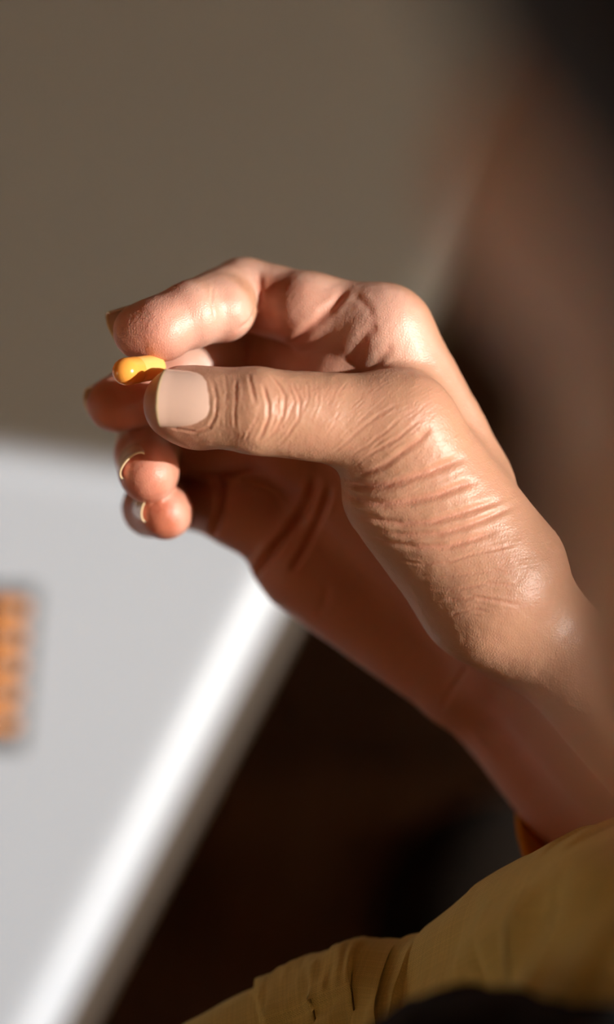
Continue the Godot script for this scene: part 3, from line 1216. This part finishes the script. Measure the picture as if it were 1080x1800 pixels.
func cloth_tube(ridge: Array, seam: bool) -> ArrayMesh:
	var N := 240
	var C := 120
	var cv := []
	var length := 0.0
	for k in ridge.size():
		cv.append(J(ridge[k][0], ridge[k][1], ridge[k][2]))
	var pts := PackedVector3Array()
	var uv := PackedVector2Array()
	var last := Vector3.ZERO
	for i in N:
		var f := float(i) / (N - 1) * (cv.size() - 1)
		var k := mini(int(f), cv.size() - 2)
		var t := f - k
		var k0 := maxi(k - 1, 0)
		var k3 := mini(k + 2, cv.size() - 1)
		var p: Vector3 = (cv[k] as Vector3).cubic_interpolate(cv[k + 1], cv[k0], cv[k3], t)
		var a: Vector3 = cv[maxi(k - 1, 0)]
		var b: Vector3 = cv[mini(k + 2, cv.size() - 1)]
		var tang := (b - a).normalized()
		var zc := (Vector3(0, 0, 1) - tang * tang.z).normalized()
		var up := zc.cross(tang).normalized()
		if up.y < 0: up = -up
		var r: float = lerpf(ridge[k][3], ridge[k + 1][3], t)
		var axis := p - up * r
		if i > 0: length += p.distance_to(last)
		last = p
		for c in C:
			var ph := TAU * c / C - PI * 0.5
			var along := length
			var d := 1.6 * nz.get_noise_3d(along * 0.5, ph * 14.0, 3.0) + 2.4 * nz.get_noise_3d(along * 0.15 + ph * 9.0, ph * 6.0, 40.0)
			if not seam:
				pts.append(W(axis + (up * cos(ph) + zc * sin(ph)) * (r + d * 0.4)) - pbase)
				uv.append(Vector2(along / 9.0, ph * r / 9.0))
				continue
			# crease folds running along the arm towards the elbow
			d += smoothstep(80.0, 140.0, along) * 2.2 * sin(ph * 7.0 + along * 0.035 + 2.0 * nz.get_noise_1d(along)) * smoothstep(0.0, 0.5, ph)
			# the stitched placket standing proud on the near end
			var on := smoothstep(63.0, 63.8, along - ph * 5.0) * (1.0 - smoothstep(89.0, 92.0, along)) * (1.0 - smoothstep(0.54, 0.57, ph)) * smoothstep(-0.8, -0.7, ph)
			d += on * 1.8 + on * 0.7 * nz.get_noise_2d(along * 6.0, ph * 40.0)
			# small gathers at the seam
			d += (smoothstep(64.0, 76.0, along) * (1.0 - smoothstep(105.0, 125.0, along))) * 0.55 * sin(along * 0.55 + ph * 16.0 + 2.0 * nz.get_noise_2d(along * 2.0, ph * 20.0)) * smoothstep(0.3, 0.7, ph) * (1.0 - smoothstep(1.2, 2.0, ph))
			var rr := r + d
			pts.append(W(axis + (up * cos(ph) + zc * sin(ph)) * rr) - pbase)
			uv.append(Vector2(along / 9.0, ph * r / 9.0))
	var tri := PackedInt32Array()
	for i in N - 1:
		for c in C:
			var c2 := (c + 1) % C
			var q0 := i * C + c
			var q1 := i * C + c2
			tri.append_array([q0, q0 + C, q1, q1, q0 + C, q1 + C])
	var nn := normals_of(pts, tri)
	if nn[C * 20].dot(pts[C * 20] - pts[C * 20 + C / 2]) < 0.0:
		for k in range(0, tri.size(), 3):
			var q := tri[k + 1]
			tri[k + 1] = tri[k + 2]
			tri[k + 2] = q
		nn = normals_of(pts, tri)
	return amesh(pts, nn, tri, PackedColorArray(), uv)

func build_clothes() -> void:
	var olive := cloth_mat(Color(0.90, 0.82, 0.54))
	var shirt := Node3D.new()
	shirt.name = "shirt"
	person.add_child(shirt, true)
	# left sleeve: a tube of cloth hung from the measured ridge of the photo
	put("sleeve", cloth_tube([[40, 1960, -4, 30], [200, 1870, -3, 30], [320, 1803, -2, 30], [390, 1765, -1, 30], [460, 1736, 0, 30], [560, 1702, 2, 31], [640, 1672, 4, 32], [700, 1674, 8, 33], [735, 1664, 12, 34], [800, 1610, 20, 36], [860, 1570, 28, 38], [930, 1521, 36, 40], [985, 1490, 44, 42], [1080, 1464, 56, 44], [1250, 1450, 76, 46], [1500, 1470, 100, 48]], true), olive, shirt)
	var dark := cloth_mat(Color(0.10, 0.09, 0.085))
	var dk := put("dark_tube", cloth_tube([[540, 4000, 172, 16], [430, 3000, 140, 19], [390, 2400, 105, 21], [400, 2080, 90, 22], [520, 1960, 92, 24], [610, 1850, 94, 25], [690, 1782, 98, 26], [770, 1752, 102, 27], [860, 1746, 108, 27], [950, 1762, 114, 27], [1080, 1772, 122, 28], [1250, 1830, 134, 28], [1600, 2150, 165, 25], [2200, 2900, 195, 22]], false), dark, person)  # near-black tube below the sleeve, its ends run on to shoulder and neck
	dk.set_meta("label", "near-black tube below the olive sleeve")
	# the rest of the shirt: body, upper arms, right sleeve
	clear_prims()
	kpalm = 40.0
	cap(lm(rel(0.10, 0.03, 0.33)), lm(rel(0.10, -0.36, 0.45)), 88, 112)
	cap(lm(rel(0.24, 0.03, 0.33)), lm(rel(0.24, -0.36, 0.45)), 88, 112)
	cap(lm(shoulder_r), lm(shoulder_l), 56, 56)
	cap(lm(shoulder_r), lm(elbow_r), 54, 43)
	cap(lm(elbow_r), lm(W(J(1310, 1610, -10))), 41, 35)
	cap(lm(shoulder_l), lm(elbow_l), 54, 46)
	var h := coarse(Vector3(-330, 520, -320), Vector3(320, 1300, 300), 8.0)
	var m2 := cloth_mat(Color(0.90, 0.82, 0.54))
	m2.uv1_triplanar = true
	m2.uv1_scale = Vector3(110, 110, 110)
	put("shirt_body", amesh(h[0], normals_of(h[0], h[1]), h[1]), m2, shirt)
	# dark trousers and shoes below the table's height
	clear_prims()
	kpalm = 45.0
	var hip := Vector3(0.17, 0.58, 0.50)
	for q in [[0.09, 0.10], [0.28, 0.335]]:
		var h0 := Vector3(q[0], 0.55, 0.46)
		var kn := Vector3(q[1], 0.53, 0.06)
		var an := Vector3(q[1], 0.12, 0.12)
		cap(lm(hip), lm(h0), 95, 92)
		cap(lm(h0), lm(kn), 86, 60)
		cap(lm(kn), lm(an), 58, 42)
	var tr := coarse(Vector3(-320, 40, -420), Vector3(320, 760, 320), 9.0)
	var tm := cloth_mat(Color(0.11, 0.08, 0.058))
	tm.uv1_triplanar = true
	tm.uv1_scale = Vector3(110, 110, 110)
	put("trousers", amesh(tr[0], normals_of(tr[0], tr[1]), tr[1]), tm, person)
	var shoem := mat(Color(0.08, 0.07, 0.065), 0.4)
	for x in [0.10, 0.335]:
		clear_prims()
		kpalm = 20.0
		cap(lm(Vector3(x, 0.045, 0.16)), lm(Vector3(x, 0.036, -0.02)), 40, 35)
		cap(lm(Vector3(x, 0.05, 0.13)), lm(Vector3(x, 0.11, 0.125)), 42, 40)
		var c := lm(Vector3(x, 0.06, 0.07))
		var sh := coarse(c - Vector3(70, 90, 150), c + Vector3(70, 110, 150), 6.0)
		put("shoe", amesh(sh[0], normals_of(sh[0], sh[1]), sh[1]), shoem, person)
	# loose right cuff behind the forearm
	var cuff := PackedVector3Array()
	var R := 14
	var S := 64
	var a0 := J(1105, 1378, -14)
	var ad := (J(1540, 1845, -12) - a0).normalized()
	var ax := ad.cross(Vector3(0, 0, 1)).normalized()
	var az := ax.cross(ad)
	for i in 2 * R:
		var inner := i >= R
		var q := float(i if not inner else 2 * R - 1 - i) / (R - 1)
		for c in S:
			var ph := TAU * c / S
			var dir := ax * cos(ph) + az * sin(ph)
			var lean := 1.0 + 17.0 * dir.z       # the opening is oblique: longer behind the arm
			var rr := (32.5 if not inner else 31.8) + 0.8 * sin(ph * 5.0 + q * 3.0) + 2.0 * q
			cuff.append(W(a0 + ad * (q * 70.0 + lean * (1.0 - q)) + dir * rr) - pbase)
	var m3 := cloth_mat(Color(0.86, 0.68, 0.33))
	m3.uv1_triplanar = true
	m3.uv1_scale = Vector3(110, 110, 110)
	m3.backlight_enabled = true
	m3.backlight = Color(1.0, 0.78, 0.36)
	put("cuff", grid_mesh(cuff, 2 * R, S, true), m3, shirt)

func stool() -> void:
	var root := thing("stool", "round dark wooden stool that the person sits on beside the table", "stool", Vector3(0.17, 0, 0.48))
	var wood := mat(Color(0.20, 0.13, 0.085), 0.5)
	put("seat", lathe([Vector2(0, 0.395), Vector2(0.15, 0.395), Vector2(0.163, 0.399), Vector2(0.168, 0.41), Vector2(0.166, 0.423), Vector2(0.155, 0.432), Vector2(0, 0.435)], Vector3.ZERO, Vector3.UP, 40), wood, root)
	for k in 4:
		var t := TAU * (k + 0.5) / 4.0
		var a := Vector3(cos(t) * 0.17, 0, sin(t) * 0.17)
		var b := Vector3(cos(t) * 0.12, 0.397, sin(t) * 0.12)
		var len := a.distance_to(b)
		put("leg", lathe([Vector2(0, 0), Vector2(0.012, 0), Vector2(0.014, 0.004), Vector2(0.018, len - 0.02), Vector2(0.016, len), Vector2(0, len)], a, b - a, 20), wood, root)

func pill() -> void:
	var a := J(222, 653, 22)
	var b := J(300, 641, 7)
	var ax := (b - a).normalized()
	var root := thing("capsule", "glossy yellow capsule pinched between thumb and forefinger", "pill", W(a))
	var c1 := mat(Color(1.0, 0.71, 0.40), 0.2, 0.5)
	c1.subsurf_scatter_enabled = true
	c1.subsurf_scatter_strength = 0.2
	var c2: StandardMaterial3D = c1.duplicate()
	c2.albedo_color = Color(1.0, 0.64, 0.28)
	var prof := func(r: float, y0: float, y1: float, dome_start: bool) -> Array:
		var out := []
		if dome_start:
			for k in 13:
				var t := k / 12.0 * PI / 2
				out.append(Vector2(r * sin(t), y0 + r - r * cos(t)))
			out.append(Vector2(r, y1 - 0.1))
			out.append(Vector2(r - 0.08, y1))
			out.append(Vector2(0, y1))
		else:
			out.append(Vector2(0, y0))
			out.append(Vector2(r, y0))
			for k in 13:
				var t := k / 12.0 * PI / 2
				out.append(Vector2(r * cos(t), y1 - r + r * sin(t)))
		for k in out.size(): out[k] *= 0.001
		return out
	var wax := hb * ax
	put("cap", lathe(prof.call(3.1, -3.1, 3.6, true), Vector3.ZERO, wax, 40), c2, root)
	put("body", lathe(prof.call(2.95, 3.5, 13.5, false), Vector3.ZERO, wax, 40), c1, root)

func blister() -> void:
	var c0 := table_hit(64, 1034)
	var c1 := table_hit(40, 1318)
	var e := c1 - c0
	var L := e.length()
	e = e.normalized()
	var w := Vector3.UP.cross(e).normalized()
	if w.x > 0: w = -w
	var root := thing("blister_pack", "silver blister pack of orange capsules lying on the white table", "pill pack", c0 + e * L / 2 + w * 0.024)
	root.basis = Basis(w, Vector3.UP, w.cross(Vector3.UP))
	var foil := mat(Color(0.46, 0.45, 0.44), 0.35)
	foil.metallic = 0.9
	foil.heightmap_enabled = true
	foil.heightmap_texture = noise_tex(FastNoiseLite.TYPE_CELLULAR, 0.06, 256, 8)
	foil.heightmap_scale = 0.02
	foil.uv1_triplanar = true
	foil.uv1_scale = Vector3(40, 40, 40)
	put("card", box(Vector3(0.05, 0.0012, L), Vector3(0, 0.0006, 0), 0.0005), foil, root)
	var orange := mat(Color(0.92, 0.58, 0.25), 0.25)
	var clear := mat(Color(1, 1, 1, 0.24), 0.06)
	clear.transparency = BaseMaterial3D.TRANSPARENCY_ALPHA
	var pm := lathe(stadium(0.0030, 0.0160), Vector3.ZERO, Vector3(1, 0, 0), 20)
	var dm := half_dome(0.0046, 0.0195)
	var pitch := (L - 0.009) / 5.0
	for r in 5:
		for c in 2:
			var at := Vector3(-0.0125 + c * 0.0245, 0.0012, (r - 2) * pitch)
			var p := put("capsule", pm, orange, root)
			p.position = at + Vector3(-0.008, 0.0031, 0)
			var d := put("bubble", dm, clear, root)
			d.position = at

func stadium(r: float, len: float) -> Array:
	var out := []
	for k in 9:
		var t := PI / 2 * k / 8.0
		out.append(Vector2(r * sin(t), r - r * cos(t)))
	for k in 9:
		var t := PI / 2 * k / 8.0
		out.append(Vector2(r * cos(t), len - r + r * sin(t)))
	return out

func half_dome(r: float, len: float) -> ArrayMesh:
	# half a capsule, axis along x, open below
	var pts := PackedVector3Array()
	var prof := stadium(r, len)
	for p in prof:
		for k in 17:
			var t := PI * k / 16.0
			pts.append(Vector3(p.y - len / 2, sin(t) * p.x * 1.05, cos(t) * p.x))
	var m := grid_mesh(pts, prof.size(), 17)
	return m
